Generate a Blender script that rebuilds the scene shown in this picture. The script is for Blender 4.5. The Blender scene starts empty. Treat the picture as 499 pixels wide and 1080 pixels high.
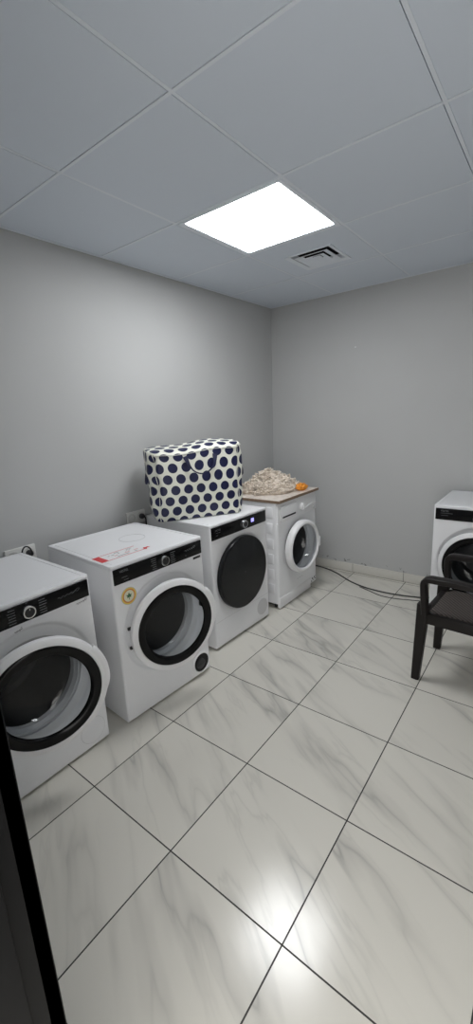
import bpy, bmesh, math, random
from mathutils import Vector, Matrix, noise
PI = math.pi
random.seed(7)
scene = bpy.context.scene
COL = scene.collection

# ------------------------------------------------------------------ materials
def mat(name, col, rough=.5, metal=0., spec=.5, **kw):
    m = bpy.data.materials.new(name); m.use_nodes = True
    b = m.node_tree.nodes['Principled BSDF']
    b.inputs['Base Color'].default_value = (*col, 1)
    b.inputs['Roughness'].default_value = rough
    b.inputs['Metallic'].default_value = metal
    b.inputs['Specular IOR Level'].default_value = spec
    for k, v in kw.items(): b.inputs[k].default_value = v
    return m
class NT:
    """tiny helper for node graphs"""
    def __init__(s, m): s.t = m.node_tree; s.b = s.t.nodes.get('Principled BSDF')
    def n(s, typ, **kw):
        nd = s.t.nodes.new(typ)
        for k, v in kw.items(): setattr(nd, k, v)
        return nd
    def l(s, a, b): s.t.links.new(a, b)
    def math(s, op, a, b=None, c=None):
        nd = s.n('ShaderNodeMath', operation=op)
        for i, v in enumerate((a, b, c)):
            if v is None: continue
            if isinstance(v, (int, float)): nd.inputs[i].default_value = v
            else: s.l(v, nd.inputs[i])
        return nd.outputs[0]
    def mix(s, f, a, b):
        nd = s.n('ShaderNodeMix', data_type='RGBA')
        for sock, v in ((nd.inputs[0], f), (nd.inputs[6], a), (nd.inputs[7], b)):
            if isinstance(v, (int, float)): sock.default_value = v
            elif isinstance(v, tuple): sock.default_value = (*v, 1)
            else: s.l(v, sock)
        return nd.outputs[2]
    def ramp(s, f, stops):
        nd = s.n('ShaderNodeValToRGB'); e = nd.color_ramp.elements
        while len(e) < len(stops): e.new(.5)
        for el, (p, c) in zip(e, stops): el.position = p; el.color = (*c, 1)
        s.l(f, nd.inputs[0]); return nd.outputs[0]
    def noise(s, vec, scale, detail=4, rough=.5):
        nd = s.n('ShaderNodeTexNoise'); nd.inputs['Scale'].default_value = scale
        nd.inputs['Detail'].default_value = detail; nd.inputs['Roughness'].default_value = rough
        if vec is not None: s.l(vec, nd.inputs['Vector'])
        return nd.outputs['Fac']
    def bump(s, h, strength, dist=.01):
        nd = s.n('ShaderNodeBump'); nd.inputs['Strength'].default_value = strength
        nd.inputs['Distance'].default_value = dist; s.l(h, nd.inputs['Height']); s.l(nd.outputs[0], s.b.inputs['Normal'])

FX, FY, FP = -1.3824, .7181, .45            # floor tile grid
def floor_material():
    m = mat('polished_marble_tile', (.6, .59, .55), .12, spec=.45)
    g = NT(m)
    pos = g.n('ShaderNodeNewGeometry').outputs['Position']
    sx = g.n('ShaderNodeSeparateXYZ'); g.l(pos, sx.inputs[0])
    u = g.math('DIVIDE', g.math('SUBTRACT', sx.outputs[0], FX), FP)
    v = g.math('DIVIDE', g.math('SUBTRACT', sx.outputs[1], FY), FP)
    fu, fv = g.math('FLOOR', u), g.math('FLOOR', v)
    def edge(t): return g.math('ABSOLUTE', g.math('SUBTRACT', t, g.math('ROUND', t)))
    d = g.math('MINIMUM', edge(u), edge(v))
    grout = g.math('LESS_THAN', d, .0052)
    cid = g.n('ShaderNodeCombineXYZ'); g.l(fu, cid.inputs[0]); g.l(fv, cid.inputs[1])
    wn = g.n('ShaderNodeTexWhiteNoise', noise_dimensions='3D'); g.l(cid.outputs[0], wn.inputs['Vector'])
    off = g.n('ShaderNodeVectorMath', operation='SCALE'); g.l(wn.outputs['Color'], off.inputs[0]); off.inputs['Scale'].default_value = 9
    p2 = g.n('ShaderNodeVectorMath', operation='ADD'); g.l(pos, p2.inputs[0]); g.l(off.outputs[0], p2.inputs[1])
    # rotate so that x runs along the veins and squeeze that axis
    mp = g.n('ShaderNodeMapping'); mp.inputs['Rotation'].default_value = (0, 0, math.radians(29)); g.l(p2.outputs[0], mp.inputs[0])
    mp2 = g.n('ShaderNodeMapping'); mp2.inputs['Scale'].default_value = (.27, 1.45, 1); g.l(mp.outputs[0], mp2.inputs[0])
    n1 = g.noise(mp2.outputs[0], 2.0, 4, .5)
    n2 = g.noise(mp2.outputs[0], 4.0, 4, .55)
    n3 = g.noise(mp.outputs[0], 1.6, 2)
    r1 = g.math('ABSOLUTE', g.math('SUBTRACT', n1, .5))
    r2 = g.math('ABSOLUTE', g.math('SUBTRACT', n2, .47))
    v1 = g.ramp(r1, [(0, (1, 1, 1)), (.009, (.5,) * 3), (.04, (0, 0, 0))])
    v2 = g.ramp(r2, [(0, (1, 1, 1)), (.015, (.25,) * 3), (.035, (0, 0, 0))])
    gate = g.ramp(n3, [(.38, (0, 0, 0)), (.6, (1, 1, 1))])
    soft = g.ramp(r1, [(0, (1, 1, 1)), (.14, (0, 0, 0))])
    a = g.math('MULTIPLY', v1, g.math('MULTIPLY_ADD', gate, .44, .10))
    b = g.math('MULTIPLY', v2, g.math('MULTIPLY', gate, .18))
    vv = g.math('MINIMUM', g.math('ADD', g.math('ADD', a, b), g.math('MULTIPLY', g.math('MULTIPLY', soft, gate), .07)), 1)
    base = g.mix(vv, (.65, .63, .57), (.27, .262, .245))
    col = g.mix(grout, base, (.035, .033, .03))
    g.l(col, g.b.inputs['Base Color'])
    rn = g.noise(pos, 30, 4)
    rough = g.math('MULTIPLY_ADD', rn, .10, .125)
    g.l(g.math('ADD', rough, g.math('MULTIPLY', grout, .6)), g.b.inputs['Roughness'])
    lown = g.noise(pos, 14, 3)
    g.bump(g.math('SUBTRACT', g.math('MULTIPLY', lown, .10), grout), .12, .004)
    return m

def wall_material(name, col, scuff=False):
    m = mat(name, col, .55, spec=.3); g = NT(m)
    pos = g.n('ShaderNodeNewGeometry').outputs['Position']
    n = g.noise(pos, 1.3, 3); f = g.noise(pos, 160, 3)
    c = g.mix(g.ramp(n, [(.3, (0,) * 3), (.7, (1,) * 3)]), tuple(x * .97 for x in col), tuple(min(1, x * 1.03) for x in col))
    if scuff:   # chipped, dirty paint just above the skirting tiles
        sx = g.n('ShaderNodeSeparateXYZ'); g.l(pos, sx.inputs[0])
        band = g.math('LESS_THAN', sx.outputs[2], .118)
        mk = g.math('GREATER_THAN', g.noise(pos, 17, 5, .65), .6)
        c = g.mix(g.math('MULTIPLY', g.math('MULTIPLY', band, mk), .7), c, (.10, .095, .085))
    g.l(c, g.b.inputs['Base Color']); g.bump(f, .06, .002)
    return m

def dots_material():
    m = mat('polka_dot_fabric', (.8, .8, .74), .42, spec=.4); g = NT(m)
    uv = g.n('ShaderNodeUVMap').outputs[0]
    sx = g.n('ShaderNodeSeparateXYZ'); g.l(uv, sx.inputs[0])
    A, B, R = .0795, .131, .0285
    def lat(ox, oy):
        a = g.math('SUBTRACT', g.math('DIVIDE', sx.outputs[0], A), ox)
        b = g.math('SUBTRACT', g.math('DIVIDE', sx.outputs[1], B), oy)
        a = g.math('MULTIPLY', g.math('SUBTRACT', a, g.math('ROUND', a)), A)
        b = g.math('MULTIPLY', g.math('SUBTRACT', b, g.math('ROUND', b)), B)
        return g.math('SQRT', g.math('ADD', g.math('MULTIPLY', a, a), g.math('MULTIPLY', b, b)))
    d = g.math('MINIMUM', lat(.5, 0), lat(0, .5))
    dot = g.math('LESS_THAN', d, R)
    n = g.noise(uv, 25, 4)
    cream = g.mix(n, (.70, .71, .60), (.80, .80, .73))
    navy = g.mix(n, (.005, .007, .038), (.012, .016, .068))
    g.l(g.mix(dot, cream, navy), g.b.inputs['Base Color'])
    g.bump(g.noise(uv, 18, 4, .6), .22, .01)
    return m

def woven_material():
    m = mat('woven_plastic', (.04, .034, .03), .55, spec=.35); g = NT(m)
    tc = g.n('ShaderNodeTexCoord').outputs['Object']
    w1 = g.n('ShaderNodeTexWave', wave_type='BANDS', bands_direction='DIAGONAL'); w1.inputs['Scale'].default_value = 26; w1.inputs['Distortion'].default_value = .4
    w2 = g.n('ShaderNodeTexWave', wave_type='BANDS', bands_direction='Y'); w2.inputs['Scale'].default_value = 34
    g.l(tc, w1.inputs[0]); g.l(tc, w2.inputs[0])
    h = g.math('MULTIPLY', w1.outputs['Fac'], g.math('MULTIPLY_ADD', w2.outputs['Fac'], .5, .5))
    g.l(g.mix(h, (.035, .029, .026), (.125, .106, .097)), g.b.inputs['Base Color'])
    g.bump(h, .6, .004)
    return m

def towel_material():
    m = mat('beige_plush', (.5, .41, .33), .95, spec=.1); g = NT(m)
    tc = g.n('ShaderNodeTexCoord').outputs['Object']
    n = g.noise(tc, 38, 5, .6); n2 = g.noise(tc, 9, 3)
    c = g.mix(g.ramp(n, [(.3, (0,) * 3), (.7, (1,) * 3)]), (.62, .53, .44), (.88, .80, .70))
    c = g.mix(g.math('MULTIPLY', n2, .35), c, (.70, .63, .56))
    g.l(c, g.b.inputs['Base Color']); g.bump(n, .8, .012)
    return m

def glass_material():
    m = bpy.data.materials.new('door_bowl_glass'); m.use_nodes = True
    g = NT(m); g.t.nodes.remove(g.b)
    out = g.t.nodes['Material Output']
    tr = g.n('ShaderNodeBsdfTransparent'); tr.inputs[0].default_value = (.72, .74, .76, 1)
    gl = g.n('ShaderNodeBsdfGlossy'); gl.inputs['Roughness'].default_value = .03
    fr = g.n('ShaderNodeLayerWeight'); fr.inputs[0].default_value = .5
    mx = g.n('ShaderNodeMixShader'); g.l(g.math('MULTIPLY_ADD', g.math('POWER', fr.outputs['Facing'], 4), .5, .035), mx.inputs[0]); g.l(tr.outputs[0], mx.inputs[1]); g.l(gl.outputs[0], mx.inputs[2])
    g.l(mx.outputs[0], out.inputs[0]); return m

def emit(name, col, s):
    m = bpy.data.materials.new(name); m.use_nodes = True
    b = m.node_tree.nodes['Principled BSDF']
    b.inputs['Base Color'].default_value = (*col, 1)
    b.inputs['Emission Color'].default_value = (*col, 1); b.inputs['Emission Strength'].default_value = s
    return m

def board_material():
    m = mat('board_top', (.72, .66, .60), .5); g = NT(m)
    tc = g.n('ShaderNodeTexCoord').outputs['Object']
    n = g.noise(tc, 22, 6, .65)
    g.l(g.mix(g.ramp(n, [(.45, (0,) * 3), (.66, (1,) * 3)]), (.72, .66, .60), (.50, .42, .36)), g.b.inputs['Base Color'])
    return m
def wood_edge():
    m = mat('raw_board_edge', (.2, .13, .085), .7); g = NT(m)
    tc = g.n('ShaderNodeTexCoord').outputs['Object']
    n = g.noise(tc, 60, 4)
    g.l(g.mix(n, (.15, .095, .06), (.30, .21, .145)), g.b.inputs['Base Color'])
    return m

M = dict(
    floor=floor_material(), wall=wall_material('grey_wall_paint', (.475, .48, .478)),
    wallback=wall_material('grey_wall_paint_scuffed', (.475, .48, .478), True),
    tile=mat('ceiling_tile', (.665, .72, .80), .5, spec=.25), tbar=mat('ceiling_bar', (.74, .785, .85), .4),
    void=mat('plenum', (.05, .05, .05), .9),
    skirt=mat('skirting_tile', (.60, .585, .54), .3), grout=mat('grout', (.12, .115, .10), .9),
    white=mat('white_enamel', (.78, .785, .80), .32), plastic=mat('white_plastic', (.80, .80, .81), .28),
    grey=mat('grey_rubber', (.55, .55, .55), .45), black=mat('black_gloss', (.004, .004, .0045), .16, spec=.2),
    blackm=mat('black_matte', (.012, .012, .013), .5), foot=mat('black_rubber', (.02, .02, .02), .7),
    drum=mat('drum_steel', (.14, .14, .145), .5, .5), chrome=mat('chrome', (.75, .75, .76), .18, 1.),
    print=mat('pale_print', (.15, .155, .16), .5), printd=mat('dark_print', (.05, .05, .055), .5),
    glass=glass_material(), led=emit('led_diffuser', (.97, .985, 1.), 1), disp=emit('purple_display', (.35, .32, .95), .9),
    red=mat('red_print', (.62, .035, .04), .4), paper=mat('sticker_white', (.78, .78, .79), .35),
    yellow=mat('sticker_yellow', (.72, .52, .10), .4), orange=mat('sticker_orange', (.60, .21, .05), .4), cream=mat('sticker_cream', (.66, .66, .50), .4),
    green=mat('leaf_green', (.025, .11, .035), .5), silver=mat('foil_grey', (.5, .5, .46), .3),
    dots=dots_material(), navy=mat('navy_webbing', (.008, .010, .045), .6),
    chair=mat('dark_plastic', (.011, .009, .0085), .45, spec=.25), woven=woven_material(), towel=towel_material(),
    orangecloth=mat('orange_cloth', (.75, .29, .035), .8), board=board_material(), edge=wood_edge(),
    frame=mat('dark_door_frame', (.004, .004, .0045), .5, spec=.12), cable=mat('grey_cable', (.05, .05, .048), .5), cableb=mat('black_cable', (.012, .012, .012), .5),
    socket=mat('socket_white', (.70, .70, .68), .35), socketin=mat('socket_inner', (.60, .60, .58), .4), plug=mat('dark_plug', (.03, .03, .032), .5),
    darkhole=mat('dark_recess', (.022, .022, .023), .6, spec=.2), filt=mat('filter_grey', (.60, .60, .61), .5), dryglass=mat('smoked_black_door', (.010, .011, .012), .18, spec=.3),
)
LED = 16.0
M['led'].node_tree.nodes['Principled BSDF'].inputs['Emission Strength'].default_value = LED

# ------------------------------------------------------------------ mesh helpers
class MB:
    def __init__(s): s.bm = bmesh.new()
    def _mi(s, fs, mi, smooth=False):
        for f in fs: f.material_index = mi; f.smooth = smooth
    def box(s, x0, x1, y0, y1, z0, z1, bev=0, mi=0, seg=2):
        t = bmesh.new(); bmesh.ops.create_cube(t, size=1)
        for v in t.verts:
            v.co = Vector((x0 + (v.co.x + .5) * (x1 - x0), y0 + (v.co.y + .5) * (y1 - y0), z0 + (v.co.z + .5) * (z1 - z0)))
        if bev: bmesh.ops.bevel(t, geom=t.edges[:], offset=bev, segments=seg, profile=.5, affect='EDGES')
        s.add(t, mi, bool(bev)); return s
    def add(s, t, mi=0, smooth=False, mx=None):
        mp = {}
        for v in t.verts: mp[v] = s.bm.verts.new(mx @ v.co if mx else v.co)
        for f in t.faces:
            try:
                nf = s.bm.faces.new([mp[v] for v in f.verts]); nf.material_index = mi; nf.smooth = smooth
            except ValueError: pass
        t.free()
    def loops(s, Ls, mi=0, smooth=True, cap0=False, cap1=False, closed=True):
        """bridge successive loops of points; mi may be a list per band"""
        R = [[s.bm.verts.new(p) for p in L] for L in Ls]
        n = len(R[0])
        for k in range(len(R) - 1):
            m_ = mi[k] if isinstance(mi, list) else mi
            for i in range(n if closed else n - 1):
                j = (i + 1) % n
                f = s.bm.faces.new((R[k][i], R[k][j], R[k + 1][j], R[k + 1][i])); f.material_index = m_; f.smooth = smooth
        m0 = mi[0] if isinstance(mi, list) else mi; m1 = mi[-1] if isinstance(mi, list) else mi
        if cap0: f = s.bm.faces.new(R[0][::-1]); f.material_index = m0
        if cap1: f = s.bm.faces.new(R[-1]); f.material_index = m1
        return s
    def lathe(s, prof, cx, cz, n=72, mi=0, cap0=False, cap1=False, a0=0, a1=2 * PI):
        """profile (r, y) turned about an axis parallel to Y through (cx, cz)"""
        full = abs(a1 - a0 - 2 * PI) < 1e-6
        cnt = n if full else n + 1
        Ls = [[Vector((cx + r * math.cos(a0 + (a1 - a0) * i / n), y, cz + r * math.sin(a0 + (a1 - a0) * i / n))) for i in range(cnt)] for r, y in prof]
        return s.loops(Ls, mi, True, cap0, cap1, closed=full)
    def tube(s, pts, r, n=8, mi=0, cap=True, taper=None):
        pts = [Vector(p) for p in pts]; Ls = []; up = None
        for i, p in enumerate(pts):
            d = (pts[min(i + 1, len(pts) - 1)] - pts[max(i - 1, 0)]).normalized()
            if up is None: up = Vector((0, 0, 1)) if abs(d.z) < .9 else Vector((1, 0, 0))
            a = d.cross(up).normalized(); b = a.cross(d).normalized(); up = b
            rr = r if taper is None else r + (taper - r) * i / (len(pts) - 1)
            Ls.append([p + a * rr * math.cos(2 * PI * k / n) + b * rr * math.sin(2 * PI * k / n) for k in range(n)])
        return s.loops(Ls, mi, True, cap, cap)
    def build(s, name, mats, parent=None, autosmooth=True):
        bmesh.ops.remove_doubles(s.bm, verts=s.bm.verts, dist=1e-6)
        bmesh.ops.recalc_face_normals(s.bm, faces=s.bm.faces)
        me = bpy.data.meshes.new(name); s.bm.to_mesh(me); s.bm.free()
        if not isinstance(mats, (list, tuple)): mats = [mats]
        for m in mats: me.materials.append(m)
        if autosmooth: me.set_sharp_from_angle(angle=math.radians(38))
        o = bpy.data.objects.new(name, me); COL.objects.link(o)
        if parent: o.parent = parent
        return o

def spline(pts, n=12):
    """Catmull-Rom through points"""
    P = [Vector(p) for p in pts]; P = [P[0] * 2 - P[1]] + P + [P[-1] * 2 - P[-2]]; out = []
    for i in range(1, len(P) - 2):
        for k in range(n):
            t = k / n
            out.append(.5 * ((2 * P[i]) + (P[i + 1] - P[i - 1]) * t + (2 * P[i - 1] - 5 * P[i] + 4 * P[i + 1] - P[i + 2]) * t * t + (3 * P[i] - P[i - 1] - 3 * P[i + 1] + P[i + 2]) * t ** 3))
    out.append(P[-2]); return out

def thing(name, label, cat, loc=(0, 0, 0), rz=0, group=None):
    o = bpy.data.objects.new(name, None); COL.objects.link(o); o.empty_display_size = .1
    o.location = loc; o.rotation_euler = (0, 0, rz); return tag(o, label, cat, group)
def tag(o, label, cat, group=None):
    o['label'] = label; o['category'] = cat
    if group: o['group'] = group
    return o
def struct(o): o['kind'] = 'structure'; return o

def lettering(txt, size, m, parent, loc, rot, name='lettering', align='LEFT', shear=0, depth=.0004):
    c = bpy.data.curves.new(name, 'FONT'); c.body = txt; c.size = size; c.extrude = depth; c.align_x = align; c.shear = shear
    t = bpy.data.objects.new('tmp', c); COL.objects.link(t)
    dg = bpy.context.evaluated_depsgraph_get()
    me = bpy.data.meshes.new_from_object(t.evaluated_get(dg)); bpy.data.objects.remove(t); bpy.data.curves.remove(c)
    me.name = name
    me.materials.clear(); me.materials.append(m)
    o = bpy.data.objects.new(name, me); COL.objects.link(o); o.parent = parent; o.location = loc; o.rotation_euler = rot
    return o
FRONT = (PI / 2, 0, 0)      # text standing on a face that looks along -Y

# ------------------------------------------------------------------ room
XL, XR, YB, YF, H = -2.2, 1.0, 3.46, .14, 2.375
LEAN = .042
mb = MB(); mb.box(XL - .2, XR + .1, -.9, YB + .1, -.1, 0); struct(mb.build('floor', M['floor']))
mb = MB()                                   # left wall, a touch out of plumb
mb.loops([[(XL - LEAN, -.0, -.1), (XL - LEAN, YB + .1, -.1), (XL, YB + .1, H + .25), (XL, 0, H + .25)],
          [(XL - LEAN - .1, -.0, -.1), (XL - LEAN - .1, YB + .1, -.1), (XL - .1, YB + .1, H + .25), (XL - .1, 0, H + .25)]], 0, False, True, True)
struct(mb.build('wall_left', M['wall']))
mb = MB(); mb.box(XL - .05, XR + .1, YB, YB + .1, -.1, H + .25); struct(mb.build('wall_back', M['wallback']))
mb = MB(); mb.box(XR, XR + .1, .02, YB + .05, -.1, H + .25); struct(mb.build('wall_right', M['wall']))
DX0, DX1, DZ = -.5, .45, 2.05               # door opening
mb = MB()
mb.box(XL - .05, DX0 - .02, .02, YF, -.1, H + .25); mb.box(DX1 + .02, XR + .05, .02, YF, -.1, H + .25); mb.box(DX0 - .02, DX1 + .02, .02, YF, DZ + .02, H + .25)
struct(mb.build('wall_front', M['wall']))
# dark door frame: linings with a stepped stop and casings on both faces
mb = MB()
for s, x in ((-1, DX0), (1, DX1)):
    a, b = (x - .03, x) if s < 0 else (x, x + .03)
    mb.box(a, b, .005, YF + .022, 0, DZ, .0015)
    a, b = (x - .012, x + .012) if s < 0 else (x - .012, x + .012)
    mb.box(a, b, .02, .118, 0, DZ - .012, .0015)
    a, b = (x - .09, x) if s < 0 else (x, x + .09)
    mb.box(a, b, YF, YF + .022, 0, DZ + .07, .002); mb.box(a, b, .0, .02, 0, DZ + .07, .002)
mb.box(DX0 - .03, DX1 + .03, .005, YF + .02, DZ - .02, DZ + .02, .0015)
mb.box(DX0 - .09, DX1 + .09, YF, YF + .022, DZ, DZ + .07, .002); mb.box(DX0 - .09, DX1 + .09, 0, .02, DZ, DZ + .07, .002)
struct(mb.build('door_1', M['frame']))

# ceiling: lay-in tiles with real gaps beside slim bars
GX = [-2.193 + .6 * i for i in range(7)]; GY = [.463 - .6 + .6 * i for i in range(7)]
LIGHT_CELL = (1, 3); VENT_CELL = (1, 4)
mb = MB()
for i in range(6):
    for j in range(6):
        if (i, j) == LIGHT_CELL: continue
        x0, x1 = max(GX[i] + .0062, XL), min(GX[i + 1] - .0092, XR); y0, y1 = max(GY[j] + .0062, YF), min(GY[j + 1] - .0092, YB)
        if x1 - x0 < .02 or y1 - y0 < .02: continue
        dz = random.uniform(-.0008, .0008)
        if (i, j) == VENT_CELL:             # cut a hole for the diffuser
            a0, a1, b0, b1 = -1.435, -1.175, 2.478, 2.738
            for q in ((x0, a0, y0, y1), (a1, x1, y0, y1), (a0, a1, y0, b0), (a0, a1, b1, y1)): mb.box(*q, H, H + .012)
        else: mb.box(x0, x1, y0, y1, H + dz, H + .012 + dz)
struct(mb.build('ceiling', M['tile']))
mb = MB(); mb.box(XL - .1, XR + .1, .0, YB + .1, H + .14, H + .2); struct(mb.build('trim_1', M['void']))
mb = MB()
for x in GX[1:6]: mb.box(x - .006, x + .006, YF, YB, H - .001, H + .02)
for k, y in enumerate(GY[1:6]):
    xs = [XL] + GX[1:6] + [XR]
    for a, b in zip(xs, xs[1:]): mb.box(a + (.006 if a > XL else 0), b - (.006 if b < XR else 0), y - .006, y + .006, H - .001, H + .02)
struct(mb.build('trim_2', M['tbar']))
mb = MB()                                    # wall angle
mb.box(XL, XL + .018, YF, YB, H - .004, H - .001); mb.box(XL, XR, YB - .018, YB, H - .004, H - .001); mb.box(XR - .018, XR, YF, YB, H - .004, H - .001); mb.box(XL, XR, YF, YF + .018, H - .004, H - .001)
struct(mb.build('trim_3', M['tbar']))

# skirting tiles
mb = MB(); x = -1.3995 - 2 * .4485
mb.box(XL - .04, XR, YB - .006, YB, 0, .078, mi=1)
while x < XR:
    a, b = max(x + .002, XL - .03), min(x + .4465, XR)
    mb.box(a, b, YB - .011, YB - .001, .003, .081, .001); x += .4485
struct(mb.build('baseboard_back', [M['skirt'], M['grout']]))
mb = MB(); y = YB - .011
mb.box(XL - LEAN - .002, XL - LEAN + .006, YF, YB, 0, .078, mi=1)
while y > YF:
    b, a = y - .002, max(y - .4465, YF); mb.box(XL - LEAN - .002, XL - LEAN + .011, a, b, .003, .081, .001); y -= .4485
struct(mb.build('baseboard_left', [M['skirt'], M['grout']]))

# ------------------------------------------------------------------ ceiling fittings
lx, ly = -1.293, 1.963
t = thing('ceiling_light', 'glowing square white LED panel set flush in the tiled ceiling', 'ceiling light', (lx, ly, H))
def ring_sq(z, h, x=0, y=0): return [(x - h, y - h, z), (x + h, y - h, z), (x + h, y + h, z), (x - h, y + h, z)]
mb = MB(); mb.loops([ring_sq(.02, .293), ring_sq(-.002, .293), ring_sq(-.006, .290), ring_sq(-.006, .287), ring_sq(-.001, .2675), ring_sq(.008, .266)], 0, False); mb.build('frame', M['tbar'], t)
mb = MB(); mb.box(-.2665, .2665, -.2665, .2665, .002, .010); mb.build('diffuser', M['led'], t)

t = thing('air_vent', 'small square white air diffuser in the ceiling tile beyond the lit panel', 'air vent', (-1.305, 2.608, H))
mb = MB(); mb.loops([ring_sq(.03, .122), ring_sq(.0, .126), ring_sq(-.006, .146), ring_sq(-.006, .152), ring_sq(.001, .152)], 0, False); mb.build('frame', M['tbar'], t)
for k, h in enumerate((.108, .066)):
    mb = MB(); mb.loops([ring_sq(.006, h - .037), ring_sq(-.006, h), ring_sq(-.008, h - .002), ring_sq(.004, h - .040), ring_sq(.006, h - .037)], 0, False); mb.build('louvre', M['tbar'], t)
mb = MB(); mb.box(-.022, .022, -.022, .022, -.002, .004, .001); mb.build('centre_plate', M['tbar'], t)
mb = MB(); mb.loops([ring_sq(.03, .125), ring_sq(.12, .11)], 0, False, False, True); mb.build('duct', M['darkhole'], t)

# ------------------------------------------------------------------ washing machines
def rect_loop(angles, cx, cz, x0, x1, z0, z1, y):
    out = []
    for a in angles:
        c, s_ = math.cos(a), math.sin(a); ts = []
        if c > 1e-9: ts.append((x1 - cx) / c)
        if c < -1e-9: ts.append((x0 - cx) / c)
        if s_ > 1e-9: ts.append((z1 - cz) / s_)
        if s_ < -1e-9: ts.append((z0 - cz) / s_)
        q = min(ts); out.append(Vector((cx + c * q, y, cz + s_ * q)))
    return out
def cabinet(root, W, D, z0, z1, cx, cz, prof, m, bev=.012, closed=False, hollow=True):
    """enamel shell: rectangle on the outside, round door well in the front (y = -D/2)"""
    x0, x1, yf = -W / 2, W / 2, -D / 2
    ang = sorted([2 * PI * i / 96 for i in range(96)] + [math.atan2(zz - cz, xx - cx) % (2 * PI) for xx in (x0, x1) for zz in (z0, z1)])
    def R(i, y): return rect_loop(ang, cx, cz, x0 + i, x1 - i, z0 + i, z1 - i * .3, y)
    def Cc(r, y): return [Vector((cx + r * math.cos(a), y, cz + r * math.sin(a))) for a in ang]
    Ls = [R(.004, D / 2), R(0, D / 2 - .004), R(0, yf + bev), R(bev * .08, yf + bev * .6), R(bev * .3, yf + bev * .25), R(bev * .65, yf + bev * .05), R(bev, yf)]
    Ls += [Cc(r, yf + y) for r, y in prof]
    mb = MB(); mb.loops(Ls, 0, True, cap0=True, cap1=closed); return mb.build('cabinet', m, root)
def lid(root, W, D, z0, z1, m, groove=True):
    mb = MB()
    def q(i, z, r=.012):
        pts = []
        for sx, sy, a0 in ((1, 1, 0), (-1, 1, PI / 2), (-1, -1, PI), (1, -1, 1.5 * PI)):
            for k in range(5):
                a = a0 + k * PI / 8; rr = max(r - i * .5, .002)
                pts.append(Vector((sx * (W / 2 - i - rr) + rr * math.cos(a), sy * (D / 2 - i - rr) + rr * math.sin(a), z)))
        return pts
    L = [q(.003, z0), q(0, z0 + .003), q(0, z1 - .004), q(.0015, z1 - .001), q(.004, z1)]
    if groove: L += [q(.022, z1), q(.0235, z1 - .002), q(.027, z1 - .002), q(.0285, z1)]
    mb.loops(L, 0, True, True, True); return mb.build('lid', m, root)
def foot_set(root, W, D, h):
    for sx in (-1, 1):
        for sy in (-1, 1):
            mb = MB(); mb.tube([(sx * (W / 2 - .05), sy * (D / 2 - .05), 0), (sx * (W / 2 - .05), sy * (D / 2 - .05), h)], .022, 16); mb.build('foot', M['foot'], root)
def panel(root, x0, x1, z0, z1, yf, m, t=.006):
    mb = MB(); mb.box(x0, x1, yf - t, yf + .004, z0, z1, .0035); return mb.build('control_panel', m, root)
def knob(parent, x, z, y, r=.026, chrome=True):
    mb = MB(); mb.lathe([(r, y), (r * .98, y - .014), (r * .92, y - .018), (r * .76, y - .018)], x, z, 40, 0)
    mb.lathe([(r * .76, y - .018), (r * .72, y - .0195), (0.001, y - .0195)], x, z, 40, 1)
    mb.box(x - .0012, x + .0012, y - .0205, y - .019, z + r * .35, z + r * .62, mi=0)
    return mb.build('knob', [M['chrome'] if chrome else M['plastic'], M['blackm'] if chrome else M['plastic']], parent)
def programme_marks(parent, x, z, y, side=True):
    for s in (-1, 1):
        mb = MB()
        for k in range(6):
            a = .046 + .004 * abs(k - 2.5) * .0; zz = z + .026 - k * .0105
            L = random.uniform(.022, .034)
            mb.box(*sorted((x + s * a, x + s * (a + L))), y - .0005, y + .0002, zz - .0012, zz + .0012)
        mb.build('programme_marks', M['print'], parent)
    mb = MB(); mb.box(x - .004, x + .004, y - .0005, y + .0002, z + .034, z + .036)
    return mb.build('pointer_mark', M['print'], parent)
def script_marks(parent, x, z, y, L, m, name='printed_script'):
    """thin handwritten-looking stroke as printed on the panel"""
    mb = MB(); pts = []
    for k in range(40):
        u = k / 39; pts.append((x + u * L, y, z + .004 * math.sin(u * 34) * (1 - .3 * u) + .006 * u))
    mb.tube(pts, .0007, 5); mb.tube([(x + L * .62, y, z - .002), (x + L * .9, y, z + .014), (x + L, y, z + .012)], .0007, 5)
    return mb.build(name, m, parent)

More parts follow.
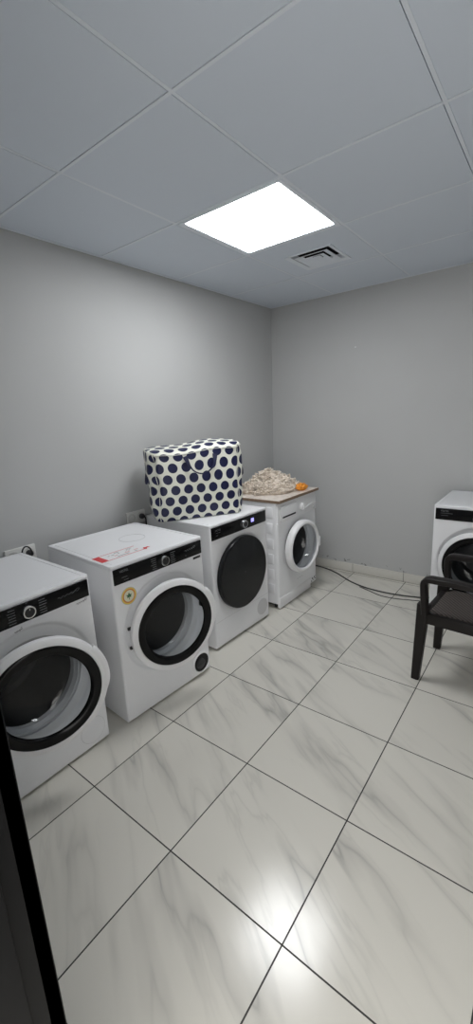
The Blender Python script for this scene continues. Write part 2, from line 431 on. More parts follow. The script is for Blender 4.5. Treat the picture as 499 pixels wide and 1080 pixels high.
DZc = .443
def washer_door(root, yf, ajar, cz=DZc + .003):
    """ring door hung on its left edge; origin on the hinge line"""
    cx = .235; y0 = 0.
    d = MB(); d.lathe([(.195, y0 + .012), (.226, y0 + .012), (.2345, y0 + .006), (.236, y0 - .012), (.2345, y0 - .019), (.229, y0 - .0225), (.209, y0 - .0265), (.2065, y0 - .024), (.2065, y0 - .012)], cx, cz, 96)
    door = d.build('door', M['plastic'], root); door.location = (-.235, yf - .020, 0); door.rotation_euler = (0, 0, -math.radians(ajar))
    t = MB(); t.lathe([(.2062, y0 - .02), (.2058, y0 - .027), (.201, y0 - .029), (.176, y0 - .026), (.169, y0 - .022), (.1655, y0 - .012)], cx, cz, 96); t.build('door_ring', M['black'], door)['label'] = 'glossy black ring round the window'
    g = MB(); g.lathe([(.166, y0 - .018), (.161, y0 + .01), (.152, y0 + .05), (.143, y0 + .082), (.130, y0 + .096), (.09, y0 + .103), (.04, y0 + .106), (.001, y0 + .1065)], cx, cz, 72); g.build('door_glass', M['glass'], door)
    h = MB(); a0, a1 = math.radians(-18), math.radians(36); n = 26
    Ls = []
    for i in range(n + 1):
        u = i / n; a = a0 + (a1 - a0) * u; b = .010 * math.sin(PI / 2 * min(1, u / .3)) * (1 if u < .92 else .75)   # grip swelling out of the rim
        r1 = .2345 + b
        Ls.append([Vector((cx + r * math.cos(a), y, cz + r * math.sin(a))) for r, y in ((.222, y0 + .005), (r1, y0 + .002), (r1 + .001, y0 - .014), (r1 - .004, y0 - .021), (.228, y0 - .0245), (.215, y0 - .0235))])
    h.loops(Ls, 0, True, True, True); h.build('door_handle', M['plastic'], door)
    h = MB(); h.box(cx + .172, cx + .19, y0 + .005, y0 + .04, cz + .030, cz + .055, .003); h.build('latch_hook', M['blackm'], door)
    for dz in (-.05, .05):
        h = MB(); h.box(-.0045, .014, y0 + .008, y0 + .020, cz + dz - .007, cz + dz + .007, .002); h.build('hinge', M['blackm'], door)
    k = MB(); k.lathe([(.198, yf + .012), (.190, yf + .016), (.186, yf + .026), (.179, yf + .034), (.181, yf + .042), (.178, yf + .055), (.182, yf + .062)], 0, cz, 72); k.build('gasket', M['grey'], root)
    k = MB(); k.lathe([(.182, yf + .062), (.236, yf + .07), (.238, yf + .1), (.238, yf + .42), (.22, yf + .44), (.05, yf + .43), (.001, yf + .43)], 0, cz, 60); k.build('drum', M['drum'], root)
    return door
WELL = [(.263, 0), (.258, .001), (.251, .006), (.245, .0115), (.240, .012), (.201, .012), (.198, .02)]

def place(p0, ang, W, D):
    a = math.radians(ang); d = Vector((math.sin(a), math.cos(a), 0)); n = Vector((math.cos(a), -math.sin(a), 0))
    return Vector(p0) + d * W / 2 - n * D / 2, PI / 2 - a

def washer(name, label, loc, rz, D=.6, W=.574, Ht=.822, ajar=12):
    r = thing(name, label, 'washing machine', loc, rz, 'black and white front loading washing machines')
    yf = -D / 2
    cabinet(r, W, D, .010, Ht - .016, 0, DZc, WELL, M['white'])
    lid(r, W, D + .002, Ht - .016, Ht, M['white'])
    foot_set(r, W, D, .014)
    p = panel(r, -W / 2 + .011, W / 2 - .011, .728, .803, yf, M['black'])
    yp = yf - .006
    knob(p, .012, .766, yp); programme_marks(p, .012, .766, yp)
    washer_door(r, yf, ajar)
    return r, p, yf, yp

G1 = 'black and white front loading washing machines'
# nearest, against the door side of the left wall
loc, rz = place((-1.561, .355, 0), 0, .574, .60)
w1, p, yf, yp = washer('washing_machine', 'white washing machine nearest the door, standing left of the one with red stickers', loc, rz, .60, ajar=16.5)
script_marks(p, .135, .768, yp - .0003, .10, M['print'])
script_marks(w1, .215, .710, yf - .0004, .05, M['printd'], 'model_print')
script_marks(w1, -.045, .700, yf - .0004, .030, M['printd'], 'embossed_logo')
mb = MB(); mb.lathe([(.0615, yf - .0005), (.0600, yf - .0008)], .205, .095, 48, 1); mb.lathe([(.0600, yf - .0008), (.058, yf - .001), (.001, yf - .001)], .205, .095, 48, 0); mb.build('filter_cover', [M['white'], M['grey']], w1)

# second, with stickers and the open filter hole
loc, rz = place((-1.545, 1.027, 0), 3.2, .574, .60)
w2, p, yf, yp = washer('washing_machine', 'white washing machine with red stickers on top and a green leaf sticker by its door', loc, rz, .60)
lettering('VESTEL', .0155, M['print'], p, (-.245, yp - .0002, .782), FRONT)
script_marks(p, .155, .772, yp - .0003, .075, M['print'])
for q in ((-.235, -.205, .7555, .757), (-.225, -.20, .742, .7435), (.158, .162, .745, .749)):
    mb = MB(); mb.box(q[0], q[1], yp - .0005, yp, q[2], q[3]); mb.build('printed_mark', M['print'], p)
mb = MB(); mb.box(.215, .268, yf - .0012, yf + .001, .706, .718, .0005); mb.build('energy_tag', M['blackm'], w2)['label'] = 'small black strip label'
mb = MB(); mb.lathe([(.066, yf - .001), (.065, yf - .006), (.058, yf - .008), (.053, yf - .004)], .215, .085, 48); fr = mb.build('filter_ring', M['plastic'], w2)
mb = MB(); mb.lathe([(.0535, yf - .005), (.050, yf - .001), (.001, yf - .0008)], .215, .085, 48); mb.build('filter_hole', M['darkhole'], fr)['label'] = 'dark open filter hole'
mb = MB(); mb.lathe([(.030, yf - .003), (.030, yf - .011), (.026, yf - .013), (.001, yf - .013)], .207, .083, 24); mb.box(.179, .235, yf - .017, yf - .011, .079, .087, .002); mb.build('filter_knob', M['plug'], fr)
sx, sz = -.205, .655
mb = MB(); mb.lathe([(.043, yf + .0005), (.043, yf - .0008), (.0405, yf - .0008)], sx, sz, 40, 0); mb.lathe([(.0405, yf - .0008), (.034, yf - .0009)], sx, sz, 40, 1); mb.lathe([(.034, yf - .0009), (.028, yf - .0009)], sx, sz, 40, 2); mb.lathe([(.028, yf - .0009), (.001, yf - .0009)], sx, sz, 40, 3)
st = mb.build('leaf_sticker', [M['silver'], M['yellow'], M['orange'], M['cream']], w2); st['label'] = 'round yellow and orange sticker with a green leaf'
mb = MB()
for ang, L in ((90, .021), (35, .019), (145, .019), (-15, .014), (195, .014)):
    a = math.radians(ang); d = Vector((math.cos(a), 0, math.sin(a))); s_ = Vector((-math.sin(a), 0, math.cos(a)))
    c = Vector((sx, yf - .0012, sz - .003)); V = [mb.bm.verts.new(c + d * q * L + s_ * w * L) for q, w in ((0, -.10), (.45, -.24), (1, 0), (.45, .24), (0, .10))]; mb.bm.faces.new(V)
V = [mb.bm.verts.new((sx + q, yf - .0012, sz + w)) for q, w in ((-.0015, -.019), (.0015, -.019), (.0012, .0), (-.0012, 0))]; mb.bm.faces.new(V)
mb.build('leaf', M['green'], st)
# on the lid (local x to the right, y to the back)
zt = .8222
mb = MB(); mb.box(-.245, -.03, yf + .085, yf + .175, zt - .0004, zt, mi=0)
mb.box(-.272, -.235, yf + .083, yf + .177, zt - .0003, zt + .0003, mi=1)
for a in (yf + .084, yf + .176): mb.box(-.24, -.03, a - .0018, a + .0018, zt - .0002, zt + .0004, mi=1)
for k in range(4):
    for _ in range(5):
        x = random.uniform(-.225, -.07); mb.box(x, x + random.uniform(.008, .03), yf + .1 + k * .019, yf + .104 + k * .019, zt - .0002, zt + .0004, mi=2 if k != 1 else 1)
ls = mb.build('notice_sticker', [M['paper'], M['red'], M['print']], w2); ls['label'] = 'white notice sticker with red border and red end block'
mb = MB(); V = [mb.bm.verts.new((q, yf + w, zt + .0004)) for q, w in ((-.035, .082), (-.022, .074), (-.010, .092), (.010, .090), (.004, .108), (-.010, .104), (-.02, .112), (-.027, .098))]; mb.bm.faces.new(V); mb.build('logo', M['red'], ls)
mb = MB(); Ls = []
for k in range(48):
    a = 2 * PI * k / 48; c, s_ = math.cos(a), math.sin(a); Ls.append([Vector((.055 + r * c, yf + .31 + r * s_, zt + z)) for r, z in ((.072, -.003), (.072, .0006), (.0695, .0006), (.0695, -.003))])
Ls.append(Ls[0]); mb.loops(Ls, 0, False); mb.build('embossed_oval', M['grey'], w2)

# third: the dryer under the bag
loc, rz = place((-1.598, 1.765, 0), 1.8, .574, .60)
w3 = thing('tumble_dryer', 'white tumble dryer with a full black round door, carrying the polka dot bag', 'tumble dryer', loc, rz); yf = -.30
cabinet(w3, .574, .60, .014, .808, 0, .45, [(.257, 0), (.254, .002), (.250, .006), (.246, .007), (.001, .007)], M['white'])
lid(w3, .574, .602, .808, .824, M['white']); foot_set(w3, .574, .6, .016)
p = panel(w3, -.276, .276, .728, .806, yf, M['black']); yp = yf - .006
lettering('VESTEL', .0155, M['print'], p, (-.245, yp - .0002, .780), FRONT)
for zz, a, b in ((.768, -.24, -.20), (.752, -.24, -.225)):
    mb = MB(); mb.box(a, b, yp - .0005, yp, zz, zz + .0015); mb.build('printed_mark', M['print'], p)
knob(p, .028, .767, yp); mb = MB(); mb.box(.108, .138, yp - .0006, yp + .001, .759, .784); mb.build('display', M['disp'], p)['label'] = 'small lit purple display'
mb = MB(); mb.lathe([(.243, yf + .007), (.2435, yf - .016), (.241, yf - .021), (.236, yf - .023), (.228, yf - .0235), (.001, yf - .027)], 0, .45, 96); d = mb.build('door', M['dryglass'], w3); d['label'] = 'smoked black round door'
mb = MB(); mb.box(-.281, .0, yf - .0004, yf + .001, .1895, .1915); mb.box(.0, .281, yf - .0004, yf + .001, .1895, .1915); mb.build('plinth_seam', M['grey'], w3)
mb = MB(); mb.lathe([(.060, yf + .001), (.060, yf - .0015), (.057, yf - .003), (.001, yf - .003)], .205, .112, 40, 0)
for i in range(-5, 6):
    for j in range(-5, 6):
        if math.hypot(i, j) * .0098 < .052: mb.box(.205 + i * .0098 - .0028, .205 + i * .0098 + .0028, yf - .0034, yf - .0028, .112 + j * .0098 - .0028, .112 + j * .0098 + .0028, mi=1)
mb.build('air_grille', [M['filt'], M['grey']], w3)
mb = MB(); mb.box(-.278, .278, yf + .02, yf + .03, .003, .016); mb.build('base_strip', M['blackm'], w3)

# fourth: older machine in the corner with embossed side
W4, D4 = .590, .56
loc, rz = place((-1.564, 2.455, 0), .6, W4, D4)
w4 = thing('washing_machine', 'older all white washing machine in the room corner under a wooden board', 'washing machine', loc, rz); yf = -D4 / 2
cz4 = .435
cabinet(w4, W4, D4, .045, .826, 0, cz4, [(.214, 0), (.211, .002), (.208, .005), (.190, .006), (.182, .010), (.178, .024)], M['white'], bev=.02)
foot_set(w4, W4, D4, .05)
mb = MB()                                      # front fascia with a soft raised edge
mb.box(-W4 / 2 + .010, W4 / 2 - .010, yf - .008, yf + .004, .672, .822, .006); fas = mb.build('control_panel', M['plastic'], w4)
mb = MB(); mb.box(-.270, -.045, yf - .019, yf - .004, .680, .792, .008, seg=3); dr = mb.build('detergent_drawer', M['plastic'], fas)
mb = MB(); mb.box(-.248, -.062, yf - .0205, yf - .012, .707, .720, .003); mb.build('drawer_grip', M['darkhole'], dr)['label'] = 'dark grip slot of the drawer'
mb = MB(); mb.lathe([(.03, yf - .006), (.029, yf - .022), (.025, yf - .026), (.001, yf - .026)], .048, .742, 32); mb.box(.044, .052, yf - .032, yf - .024, .716, .768, .003); mb.build('knob', M['plastic'], fas)
mb = MB(); mb.tube(spline([(.11, yf - .008, .716), (.16, yf - .008, .728), (.22, yf - .008, .733), (.27, yf - .008, .730)]), .004, 8); mb.build('raised_line', M['plastic'], fas)
mb = MB(); mb.tube([(-.25, yf - .008, .803), (-.17, yf - .008, .803)], .0025, 6); mb.build('raised_line', M['plastic'], fas)
mb = MB(); mb.box(.232, .262, yf - .0095, yf - .006, .685, .703, .001); mb.build('indicator', M['filt'], fas)
y0 = 0.
d = MB(); d.lathe([(.188, y0 + .004), (.206, y0 + .003), (.208, y0 - .010), (.207, y0 - .026), (.203, y0 - .038), (.196, y0 - .046), (.187, y0 - .049), (.179, y0 - .047), (.173, y0 - .040), (.171, y0 - .032)], .206, cz4, 96); door = d.build('door', M['plastic'], w4); door.location = (-.203, yf - .006, 0); door.rotation_euler = (0, 0, -math.radians(4.5))
g = MB(); g.lathe([(.1715, y0 - .036), (.164, y0 - .01), (.140, y0 + .05), (.122, y0 + .075), (.06, y0 + .083), (.001, y0 + .085)], .206, cz4, 60); g.build('door_glass', M['glass'], door)
h = MB(); h.box(.388, .420, y0 - .050, y0 - .018, cz4 - .050, cz4 + .035, .010, seg=3); h.build('door_handle', M['plastic'], door)
k = MB(); k.lathe([(.178, yf + .023), (.174, yf + .027), (.178, yf + .032)], 0, cz4, 60); k.build('gasket', M['grey'], w4)
k = MB(); k.lathe([(.178, yf + .032), (.225, yf + .04), (.225, yf + .40), (.05, yf + .41), (.001, yf + .41)], 0, cz4, 48); k.build('drum', M['drum'], w4)
mb = MB(); mb.box(-W4 / 2 + .006, W4 / 2 - .105, yf - .004, yf + .02, .012, .094, .004); mb.build('plinth', M['plastic'], w4)
mb = MB(); mb.box(W4 / 2 - .103, W4 / 2 - .006, yf - .002, yf + .02, .043, .094, .003); fl = mb.build('filter_flap', M['plastic'], w4)
mb = MB()
for x, z, r in ((.205, .058, .007), (.222, .078, .009), (.24, .060, .006), (.252, .082, .008), (.268, .066, .006), (.275, .088, .005)): mb.lathe([(r, yf - .003), (r * .8, yf - .0035), (.0005, yf - .0035)], x, z, 12)
mb.build('screw_hole', M['darkhole'], fl)
mb = MB()
for _ in range(3):
    x = -.03 + .034 * _; mb.box(x, x + .022, yf - .0006, yf + .001, .158, .164)
mb.build('embossed_print', M['filt'], w4)
for sd in (-1, 1):                              # pressed ribs on both flanks
    mb = MB(); xs = sd * W4 / 2
    for k in range(6):
        z = .12 + k * .118
        a, b = sorted((xs - sd * .012, xs + sd * .0035)); mb.box(a, b, yf + .035, yf + .095, z, z + .085, .009, seg=3)
        mb.box(a, b, yf + .16, yf + D4 - .05, z + .02, z + .075, .009, seg=3)
    mb.build('side_ribs', M['white'], w4)

# fifth: facing the camera at the back wall
loc = Vector((-.330, 2.873 + .275, 0))
w5, p, yf, yp = washer('washing_machine', 'white washing machine against the back wall, behind the dark armchair', loc, 0, .55, ajar=10)
lettering('VESTEL', .0155, M['print'], p, (-.245, yp - .0002, .782), FRONT)
for q in ((-.245, -.175, .7715), (-.24, -.20, .757)):
    mb = MB(); mb.box(q[0], q[1], yp - .0005, yp, q[2], q[2] + .0015); mb.build('printed_mark', M['print'], p)
mb = MB(); mb.lathe([(.0615, yf - .0005), (.0585, yf - .0025), (.056, yf - .001), (.054, yf - .0025), (.001, yf - .0025)], .205, .095, 48); mb.build('filter_cover', M['white'], w5)

# ------------------------------------------------------------------ board, plush heap, orange cloth
bz = .826
mb = MB(); mb.box(-.30, .30, -.305, .27, 0, .020, .0015, mi=1, seg=1)
mb.box(-.298, .298, -.303, .268, .0185, .0207, mi=0)
bd = mb.build('wooden_board', [M['board'], M['edge']]); bd.location = Vector((w4.location.x, w4.location.y, bz)); bd.rotation_euler = (0, 0, w4.rotation_euler.z)
tag(bd, 'flat wooden board with brown edges lying on top of the corner washing machine', 'board')
def heap():
    rnd = random.Random(3); mb = MB(); t = bmesh.new(); bmesh.ops.create_icosphere(t, subdivisions=6, radius=1)
    lumps = [((-.13, -.02), .10, .085), ((-.05, .05), .13, .135), ((.05, .03), .13, .135), ((.10, -.05), .10, .085), ((-.02, -.08), .12, .07), ((-.19, -.05), .07, .05)]
    for v in t.verts:
        d = v.co.normalized(); a = math.atan2(d.y, d.x)
        rx = .235 + .03 * math.sin(3 * a + 1) + .015 * math.sin(7 * a); ry = .15 + .02 * math.cos(4 * a)
        q = math.sqrt(max(0, d.x ** 2 + d.y ** 2)); x, y = d.x * rx, d.y * ry
        if d.z > 0:
            z = 0
            for (cx, cy), r, hh in lumps: z += hh * math.exp(-((x - cx) ** 2 + (y - cy) ** 2) / (r * r) * 1.6)
            z = z * .60 * min(1, (1 - q) * 5 + .15) + .012
        else: z = 0.0
        p_ = Vector((x, y, z))
        n1 = noise.fractal(p_ * 16, 1.0, 2.0, 3); n2 = noise.noise(p_ * 55); n3 = noise.noise(p_ * 110)
        w = min(1, max(0, z * 25))
        n0 = noise.fractal(p_ * 8 + Vector((3, 1, 0)), 1.0, 2.0, 2)
        p_ += Vector((d.x, d.y, .9)).normalized() * (abs(n0) * -.055 + .012 + n1 * .040 + n2 * .014 + n3 * .005) * w
        p_.z = max(p_.z, 0); v.co = p_
    pts = [(v.co.copy(), v.normal.copy()) for v in t.verts]
    t.normal_update(); pts = [(v.co.copy(), v.normal.copy()) for v in t.verts if v.co.z > .012]
    mb.add(t, 0, True)
    for p_, n_ in rnd.sample(pts, 1500):       # looped plush tufts
        if n_.z < -.1: continue
        o = Vector((rnd.uniform(-1, 1), rnd.uniform(-1, 1), rnd.uniform(-.4, 1))) * .7
        d = (n_ + o).normalized(); L = rnd.uniform(.010, .026); s_ = Vector((rnd.uniform(-1, 1), rnd.uniform(-1, 1), 0)) * .010
        mb.tube([p_ - n_ * .003, p_ + d * L * .6 + s_ * .5, p_ + d * L + s_], .0066, 6, taper=.0042)
    o = mb.build('plush_mat', M['towel'], autosmooth=False); return o
hp = heap(); hp.location = (-1.80, 2.765, bz + .0207); hp.rotation_euler = (0, 0, math.radians(62)); hp.scale = (1.04, 1.02, 1); tag(hp, 'crumpled shaggy beige bath mat heaped on the wooden board', 'bath mat')
mb = MB(); t = bmesh.new(); bmesh.ops.create_icosphere(t, subdivisions=4, radius=1)
for v in t.verts:
    d = v.co.copy(); n1 = 1.3 * noise.fractal(d * 2.6, 1, 2, 4) - .5 * abs(noise.noise(d * 5 + Vector((4, 0, 2))))
    v.co = Vector((d.x * .050, d.y * .030, max(-.0, d.z * .026 + .022))) * (1.08 + .34 * n1); v.co.z = max(0, v.co.z)
mb.add(t, 0, True)
oc = mb.build('orange_cloth', M['orangecloth'], autosmooth=False); oc.location = (-1.600, 2.892, bz + .0207); oc.rotation_euler = (0, 0, math.radians(75)); tag(oc, 'small crumpled orange cloth at the right end of the beige mat', 'cloth')

# ------------------------------------------------------------------ polka dot bag
def make_bag():
    BW, BD, BH = .560, .225, .428
    root = thing('storage_bag', 'large white zipped storage bag with navy polka dots standing on the tumble dryer', 'storage bag')
    bm = bmesh.new(); uvl = bm.loops.layers.uv.new('UVMap')
    NX, NY, NZ = 28, 12, 22
    def shape(u, v, w):
        """u,v,w in -1..1 (v depth, w height) on the box surface -> soft bag"""
        x = u * BW / 2; y = v * BD / 2; z = (w + 1) / 2 * BH
        e = .026                              # rounded edges
        x -= math.copysign(e * max(0, abs(u) - .9) / .1 * max(0, abs(v) - .72) / .28, u) * .9
        y -= math.copysign(e * max(0, abs(v) - .72) / .28 * max(0, abs(u) - .9) / .1, v) * .6
        bul = (1 - u * u) * (1 - w * w); y += v * .022 * bul
        x += u * .030 * (1 - v * v) * (1 - w * w * .8) * abs(u)
        x *= 1 + .085 * max(0, w) * (1 if u < 0 else .35)    # upper left end leans outward
        z += max(0, w) * (.024 + .018 * u + .006 * math.sin(u * 5) + .032 * (v + 1) / 2 * (1 - .5 * abs(u) ** 4)) - .012 * (1 if w > .9 else 0) * abs(v) ** 4
        p = Vector((x, y, z)); k = noise.fractal(Vector((x * 7 + 3, y * 7, z * 7)), 1, 2, 3)
        amt = .012 if abs(u) > .93 else .006
        p += Vector((k * amt * (1 if abs(u) > .9 else .3), k * amt, .3 * k * amt * (w > -.9))); return p
    cache = {}
    def vert(u, v, w):
        key = (round(u, 4), round(v, 4), round(w, 4))
        if key not in cache: cache[key] = bm.verts.new(shape(u, v, w))
        return cache[key]
    def face(q, uvs):
        f = bm.faces.new([vert(*p) for p in q]); f.smooth = True
        for l, t_ in zip(f.loops, uvs): l[uvl].uv = t_
    def gr(n): return [-1 + 2 * i / n for i in range(n + 1)]
    X, Y, Z = gr(NX), gr(NY), gr(NZ); hw, hd = BW / 2, BD / 2
    zc = lambda w: (w + 1) / 2 * BH
    for a, b in zip(X, X[1:]):
        for c, d in zip(Z, Z[1:]):
            face([(a, -1, c), (b, -1, c), (b, -1, d), (a, -1, d)], [(a * hw, zc(c)), (b * hw, zc(c)), (b * hw, zc(d)), (a * hw, zc(d))])
            face([(b, 1, c), (a, 1, c), (a, 1, d), (b, 1, d)], [(b * hw, zc(c)), (a * hw, zc(c)), (a * hw, zc(d)), (b * hw, zc(d))])
        for c, d in zip(Y, Y[1:]):
            f_ = lambda y: BH + (y + 1) * hd
            face([(a, c, 1), (b, c, 1), (b, d, 1), (a, d, 1)], [(a * hw, f_(c)), (b * hw, f_(c)), (b * hw, f_(d)), (a * hw, f_(d))])
            face([(b, c, -1), (a, c, -1), (a, d, -1), (b, d, -1)], [(b * hw, f_(c)), (a * hw, f_(c)), (a * hw, f_(d)), (b * hw, f_(d))])
    for a, b in zip(Y, Y[1:]):
        for c, d in zip(Z, Z[1:]):
            g1 = lambda y: hw + (y + 1) * hd
            face([(1, a, c), (1, b, c), (1, b, d), (1, a, d)], [(g1(a), zc(c)), (g1(b), zc(c)), (g1(b), zc(d)), (g1(a), zc(d))])
            face([(-1, b, c), (-1, a, c), (-1, a, d), (-1, b, d)], [(-g1(b), zc(c)), (-g1(a), zc(c)), (-g1(a), zc(d)), (-g1(b), zc(d))])
    bmesh.ops.recalc_face_normals(bm, faces=bm.faces)
    me = bpy.data.meshes.new('body'); bm.to_mesh(me); bm.free(); me.materials.append(M['dots'])
    body = bpy.data.objects.new('body', me); COL.objects.link(body); body.parent = root
    ss = body.modifiers.new('soft', 'SUBSURF'); ss.levels = 1; ss.render_levels = 1
    # zip seam round the lid
    mb = MB(); pts = [shape(u, -1, .93) + Vector((0, -.003, 0)) for u in X] + [shape(1, v, .93) + Vector((.003, 0, 0)) for v in Y[1:]]
    mb.tube(pts, .0022, 6); mb.build('zip', M['silver'], body)
    pts = [shape(-1, -1, w) + Vector((-.001, -.002, 0)) for w in Z]; mb = MB(); mb.tube(pts, .0028, 6); mb.build('piping', M['dots'], body)
    pts = [shape(1, -1, w) + Vector((.001, -.002, 0)) for w in Z]; mb = MB(); mb.tube(pts, .0028, 6); mb.build('piping', M['dots'], body)
    # hanging front handle: webbing ends sewn to the upper edge, loop drooping in front
    def ribbon(path, widths, th=.0025):
        mb = MB(); Ls = []; path = [Vector(p) for p in path]
        for i, p in enumerate(path):
            d = (path[min(i + 1, len(path) - 1)] - path[max(i - 1, 0)]).normalized()
            nrm = Vector((0, -1, 0)); nrm = (nrm - d * nrm.dot(d)).normalized(); w = d.cross(nrm).normalized() * widths[i] / 2
            Ls.append([p - w - nrm * th, p + w - nrm * th, p + w + nrm * th, p - w + nrm * th])
        mb.loops(Ls, 0, True, True, True); return mb
    fy = -BD / 2 - .026
    path = spline([(-.085, fy + .012, .400), (-.075, fy + .004, .370), (-.060, fy - .006, .335), (-.035, fy - .016, .305), (.005, fy - .02, .290), (.045, fy - .018, .298), (.085, fy - .012, .330), (.098, fy - .004, .365), (.105, fy + .010, .402)], 6)
    n = len(path); wd = [.008 + .024 * max(0, abs(2 * i / (n - 1) - 1) - .40) / .60 for i in range(n)]
    ribbon(path, wd).build('handle', M['navy'], root)
    for sx in (-1, 1):                         # grab loops on the ends
        x = sx * (BW / 2 + .024); o = [Vector(q) for q in ((x - sx * .012, -.05, .33), (x + sx * .006, -.045, .28), (x + sx * .014, -.02, .245), (x + sx * .014, .02, .245), (x + sx * .006, .045, .28), (x - sx * .012, .05, .33))]
        mb = MB(); mb.tube(spline(o, 5), .007, 8); mb.build('side_handle', M['navy'], root)
    return root
bag = make_bag()
b0, b1 = Vector((-1.94, 1.68, 0)), Vector((-1.635, 2.145, 0)); dd = (b1 - b0).normalized(); nb = Vector((dd.y, -dd.x, 0))
ctr = (b0 + b1) / 2 - nb * .105
bag.location = (ctr.x, ctr.y, .8245); bag.rotation_euler = (0, 0, math.atan2(dd.y, dd.x))

# ------------------------------------------------------------------ armchair
CZ = .40
ch = thing('armchair', 'dark plastic armchair with a woven seat, facing the row of machines', 'chair', (-.255, 2.335, 0), math.radians(-4))
def bar(mb, a, b, wa, wb, bev=.005):
    """tapered square bar between two points; w = (wx, wy)"""
    a, b = Vector(a), Vector(b); Ls = []
    def sq(p, w, i): return [p + Vector((sx * (w[0] / 2 - i[0]), sy * (w[1] / 2 - i[1]), 0)) for sx, sy, i in ((-1, -1, (bev, 0)), (1, -1, (bev, 0)), (1, -1, (0, bev)), (1, 1, (0, bev)), (1, 1, (bev, 0)), (-1, 1, (bev, 0)), (-1, 1, (0, bev)), (-1, -1, (0, bev)))]
    mb.loops([sq(a, wa, 0), sq(b, wb, 0)], 0, False, True, True)
for sy in (-1, 1):
    mb = MB(); bar(mb, (-.242, sy * .190, 0), (-.222, sy * .175, .44), (.040, .036), (.060, .045)); mb.build('leg', M['chair'], ch)
    mb = MB(); bar(mb, (.262, sy * .185, 0), (.205, sy * .172, .43), (.036, .034), (.052, .042)); mb.build('leg', M['chair'], ch)
for sy in (-1, 1):                             # arm: front post, rounded corner, flat rest running back
    mb = MB(); y = sy * .205
    path = [(-.206, y, .40), (-.214, y, .50), (-.218, y, .565)] + [(-.218 + .035 * (1 - math.cos(a)), y, .565 + .030 * math.sin(a)) for a in (PI / 8, PI / 4, 3 * PI / 8, PI / 2)] + [(-.08, y, .598), (.08, y, .590), (.19, y, .575), (.235, y, .570)]
    path = [Vector(q) for q in path]; Ls = []
    for i, q in enumerate(path):
        d = (path[min(i + 1, len(path) - 1)] - path[max(i - 1, 0)]).normalized(); nn = Vector((0, 1, 0)).cross(d).normalized()
        w = .022 + .004 * min(1, i / 6); hgt = .0155
        Ls.append([q + Vector((0, sa * w, 0)) + nn * sb * hgt for sa, sb in ((-1, -.7), (-.75, -1), (.75, -1), (1, -.7), (1, .7), (.75, 1), (-.75, 1), (-1, .7))])
    mb.loops(Ls, 0, True, True, True); mb.build('arm', M['chair'], ch)
mb = MB()                                      # seat frame
for sy in (-1, 1): mb.box(-.225, .215, sy * .178 - .018, sy * .178 + .018, .338, .398, .006)
mb.box(-.232, -.195, -.165, .165, .340, .394, .006); mb.box(.18, .215, -.165, .165, .340, .396, .006); mb.build('seat_frame', M['chair'], ch)
mb = MB(); N = 14; Ls = []
for i in range(N + 1):
    x = -.212 + .41 * i / N; Ls.append([Vector((x, -.172 + .344 * j / N, .402 - .010 * (1 - (2 * i / N - 1) ** 2) * (1 - (2 * j / N - 1) ** 2) - .010 * max(0, 1 - i / 2))) for j in range(N + 1)])
mb.loops(Ls, 0, True, closed=False)
Lb = [[p_ - Vector((0, 0, .014)) for p_ in L] for L in Ls]; mb.loops(Lb, 0, True, closed=False)
mb.loops([[L[0] for L in Ls], [L[0] for L in Lb]], 0, False, closed=False); mb.loops([[L[-1] for L in Ls], [L[-1] for L in Lb]], 0, False, closed=False); mb.loops([Ls[0], Lb[0]], 0, False, closed=False); mb.loops([Ls[-1], Lb[-1]], 0, False, closed=False)
mb.build('seat', M['woven'], ch)
def backpt(u, w): return Vector((.205 + .11 * w + .030 * (1 - u * u), u * .205, .40 + .42 * w))
mb = MB(); Ls = [[backpt(-.9 + 1.8 * j / 14, .12 + .82 * i / 10) for j in range(15)] for i in range(11)]
mb.loops(Ls, 0, True, closed=False); L2 = [[q + Vector((.014, 0, -.002)) for q in L] for L in Ls]; mb.loops(L2, 0, True, closed=False)
for A, B in (([L[0] for L in Ls], [L[0] for L in L2]), ([L[-1] for L in Ls], [L[-1] for L in L2]), (Ls[0], L2[0]), (Ls[-1], L2[-1])): mb.loops([A, B], 0, False, closed=False)
bk = mb.build('backrest', M['woven'], ch)
mb = MB(); mb.tube([backpt(-.95, w / 10) + Vector((.007, 0, 0)) for w in range(11)] + [backpt(-.95 + 1.9 * k / 12, 1.0) + Vector((.007, 0, 0)) for k in range(1, 12)] + [backpt(.95, 1 - w / 10) + Vector((.007, 0, 0)) for w in range(11)], .020, 10); mb.build('back_frame', M['chair'], bk)

# ------------------------------------------------------------------ cables, sockets
mb = MB(); zc = .006
mb.tube(spline([(-2.02, 3.40, zc), (-1.86, 3.425, zc), (-1.745, 3.425, zc), (-1.62, 3.40, zc), (-1.51, 3.35, zc), (-1.42, 3.29, zc), (-1.30, 3.215, zc), (-1.15, 3.165, zc), (-.97, 3.155, zc), (-.80, 3.185, zc), (-.68, 3.235, zc), (-.650, 3.31, zc), (-.640, 3.39, zc), (-.60, 3.438, zc), (-.45, 3.440, zc)], 10), .0055, 8)
tag(mb.build('power_cable', M['cable']), 'thick grey cable curving over the tiles along the back wall', 'cable')
mb = MB(); zc = .0035
mb.tube(spline([(-1.22, 3.165, zc), (-1.13, 3.13, zc), (-1.02, 3.085, zc), (-.90, 3.09, zc), (-.76, 3.135, zc), (-.70, 3.155, zc), (-.64, 3.165, zc)], 10), .003, 8)
tag(mb.build('thin_cable', M['cable']), 'thin grey cable beside the thick one on the floor by the back wall', 'cable')

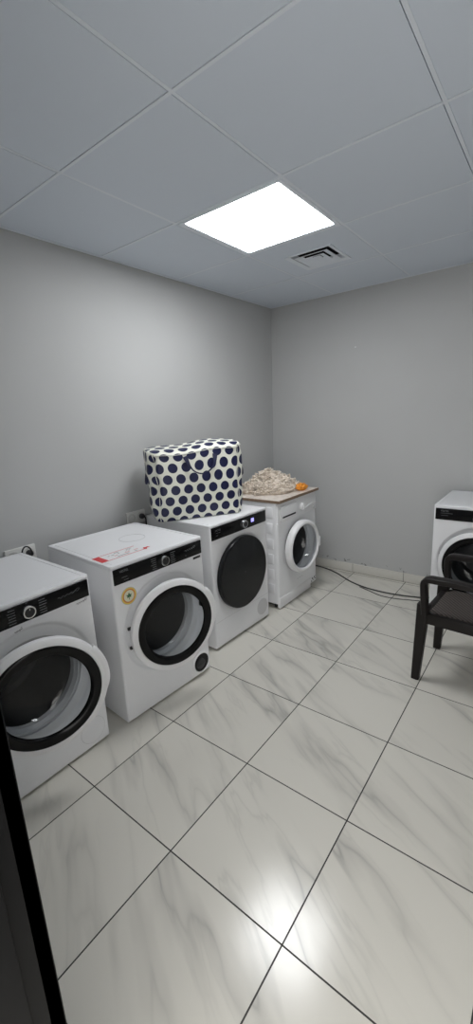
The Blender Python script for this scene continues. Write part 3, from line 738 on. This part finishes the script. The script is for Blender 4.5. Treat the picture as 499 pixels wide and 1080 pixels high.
def wx(z): return XL - LEAN * (1 - z / H) + .001
def socket(y0, y1, z0, z1, label):
    zc = (z0 + z1) / 2; x = wx(zc); yc = (y0 + y1) / 2
    t = thing('wall_socket', label, 'wall socket', (x, yc, zc), 0, 'double sockets on the left wall')
    w, h = (y1 - y0) / 2, (z1 - z0) / 2
    mb = MB(); mb.box(-.004, .010, -w, w, -h, h, .004); fp = mb.build('faceplate', M['socket'], t)
    for s in (-1, 1):
        mb = MB(); L = []
        for r, xx in ((.030, .010), (.029, .0125), (.022, .0125), (.0205, .004), (.001, .004)): L.append([Vector((xx, s * w / 2 + r * math.cos(a * PI / 16), r * math.sin(a * PI / 16))) for a in range(32)])
        mb.loops(L, 0, True); mb.build('socket_insert', M['socketin'], t)
    return t
s1 = socket(.872, 1.032, .745, .831, 'white double socket behind the washing machine nearest the door')
s2 = socket(1.650, 1.806, .778, .863, 'white double socket beside the polka dot bag')
def plug(y, z, label, cable, L=.034):
    x = wx(z) + .0042; t = thing('plug', label, 'plug', (x, y, z))
    mb = MB(); Ls = [[Vector((xx, r * math.cos(a * PI / 12), r * math.sin(a * PI / 12))) for a in range(24)] for r, xx in ((.0175, 0), (.0185, .012), (.018, L * .6), (.012, L), (.006, L + .006))]
    mb.loops(Ls, 0, True, True, True); mb.build('plug_body', M['plug'], t)
    mb = MB(); mb.tube(spline(cable, 8), .0042, 8); mb.build('cord', M['cableb'], t); return t
yr = .972 + .02
plug(yr, .788, 'black plug in the right half of the socket by the nearest machine', [(.036, 0, 0), (.048, -.002, .012), (.050, -.012, .040), (.048, -.030, .052), (.046, -.046, .040), (.042, -.053, .010), (.035, -.053, -.03), (.02, -.05, -.09), (.012, -.04, -.2), (.012, -.02, -.4)])
plug(.912, .788, 'black plug in the left half of the socket by the nearest machine', [(.036, 0, 0), (.046, -.005, -.012), (.046, -.012, -.05), (.03, -.03, -.12), (.015, -.06, -.3), (.012, -.08, -.5)])
plug(1.768, .8205, 'black plug in the right half of the socket beside the bag', [(.036, 0, 0), (.05, 0, -.01), (.05, .002, -.05), (.03, .01, -.15), (.015, .02, -.4)])
mb = MB(); mb.box(-1.408, -1.400, YB - .003, YB + .001, 1.938, 1.946, .001); tag(mb.build('wall_anchor', M['paper']), 'tiny white wall plug in the upper part of the back wall', 'wall plug')

# ------------------------------------------------------------------ camera, world, view
cam = bpy.data.cameras.new('camera'); co = bpy.data.objects.new('camera', cam); COL.objects.link(co)
yaw, pit, roll, f, hc = -.66632643, -.22979669, -.05201903, 439.3062, 1.458756
cam.sensor_fit = 'VERTICAL'; cam.sensor_height = 24; cam.sensor_width = 24; cam.lens = 24 * f / 1080; cam.clip_start = .02
fw = Vector((math.sin(yaw) * math.cos(pit), math.cos(yaw) * math.cos(pit), math.sin(pit))); rt = Vector((math.cos(yaw), -math.sin(yaw), 0)); up = rt.cross(fw)
r_ = rt * math.cos(roll) + up * math.sin(roll); u_ = up * math.cos(roll) - rt * math.sin(roll)
co.matrix_world = Matrix(((r_.x, u_.x, -fw.x, 0), (r_.y, u_.y, -fw.y, 0), (r_.z, u_.z, -fw.z, hc), (0, 0, 0, 1)))
scene.camera = co
w = bpy.data.worlds.new('world'); w.use_nodes = True; scene.world = w
w.node_tree.nodes['Background'].inputs[0].default_value = (1, .985, .965, 1); w.node_tree.nodes['Background'].inputs[1].default_value = 2.5
vs = scene.view_settings; vs.view_transform = 'Standard'; vs.look = 'None'; vs.exposure = .5; vs.gamma = 1; vs.use_curve_mapping = False
scene.cycles.use_denoising = True
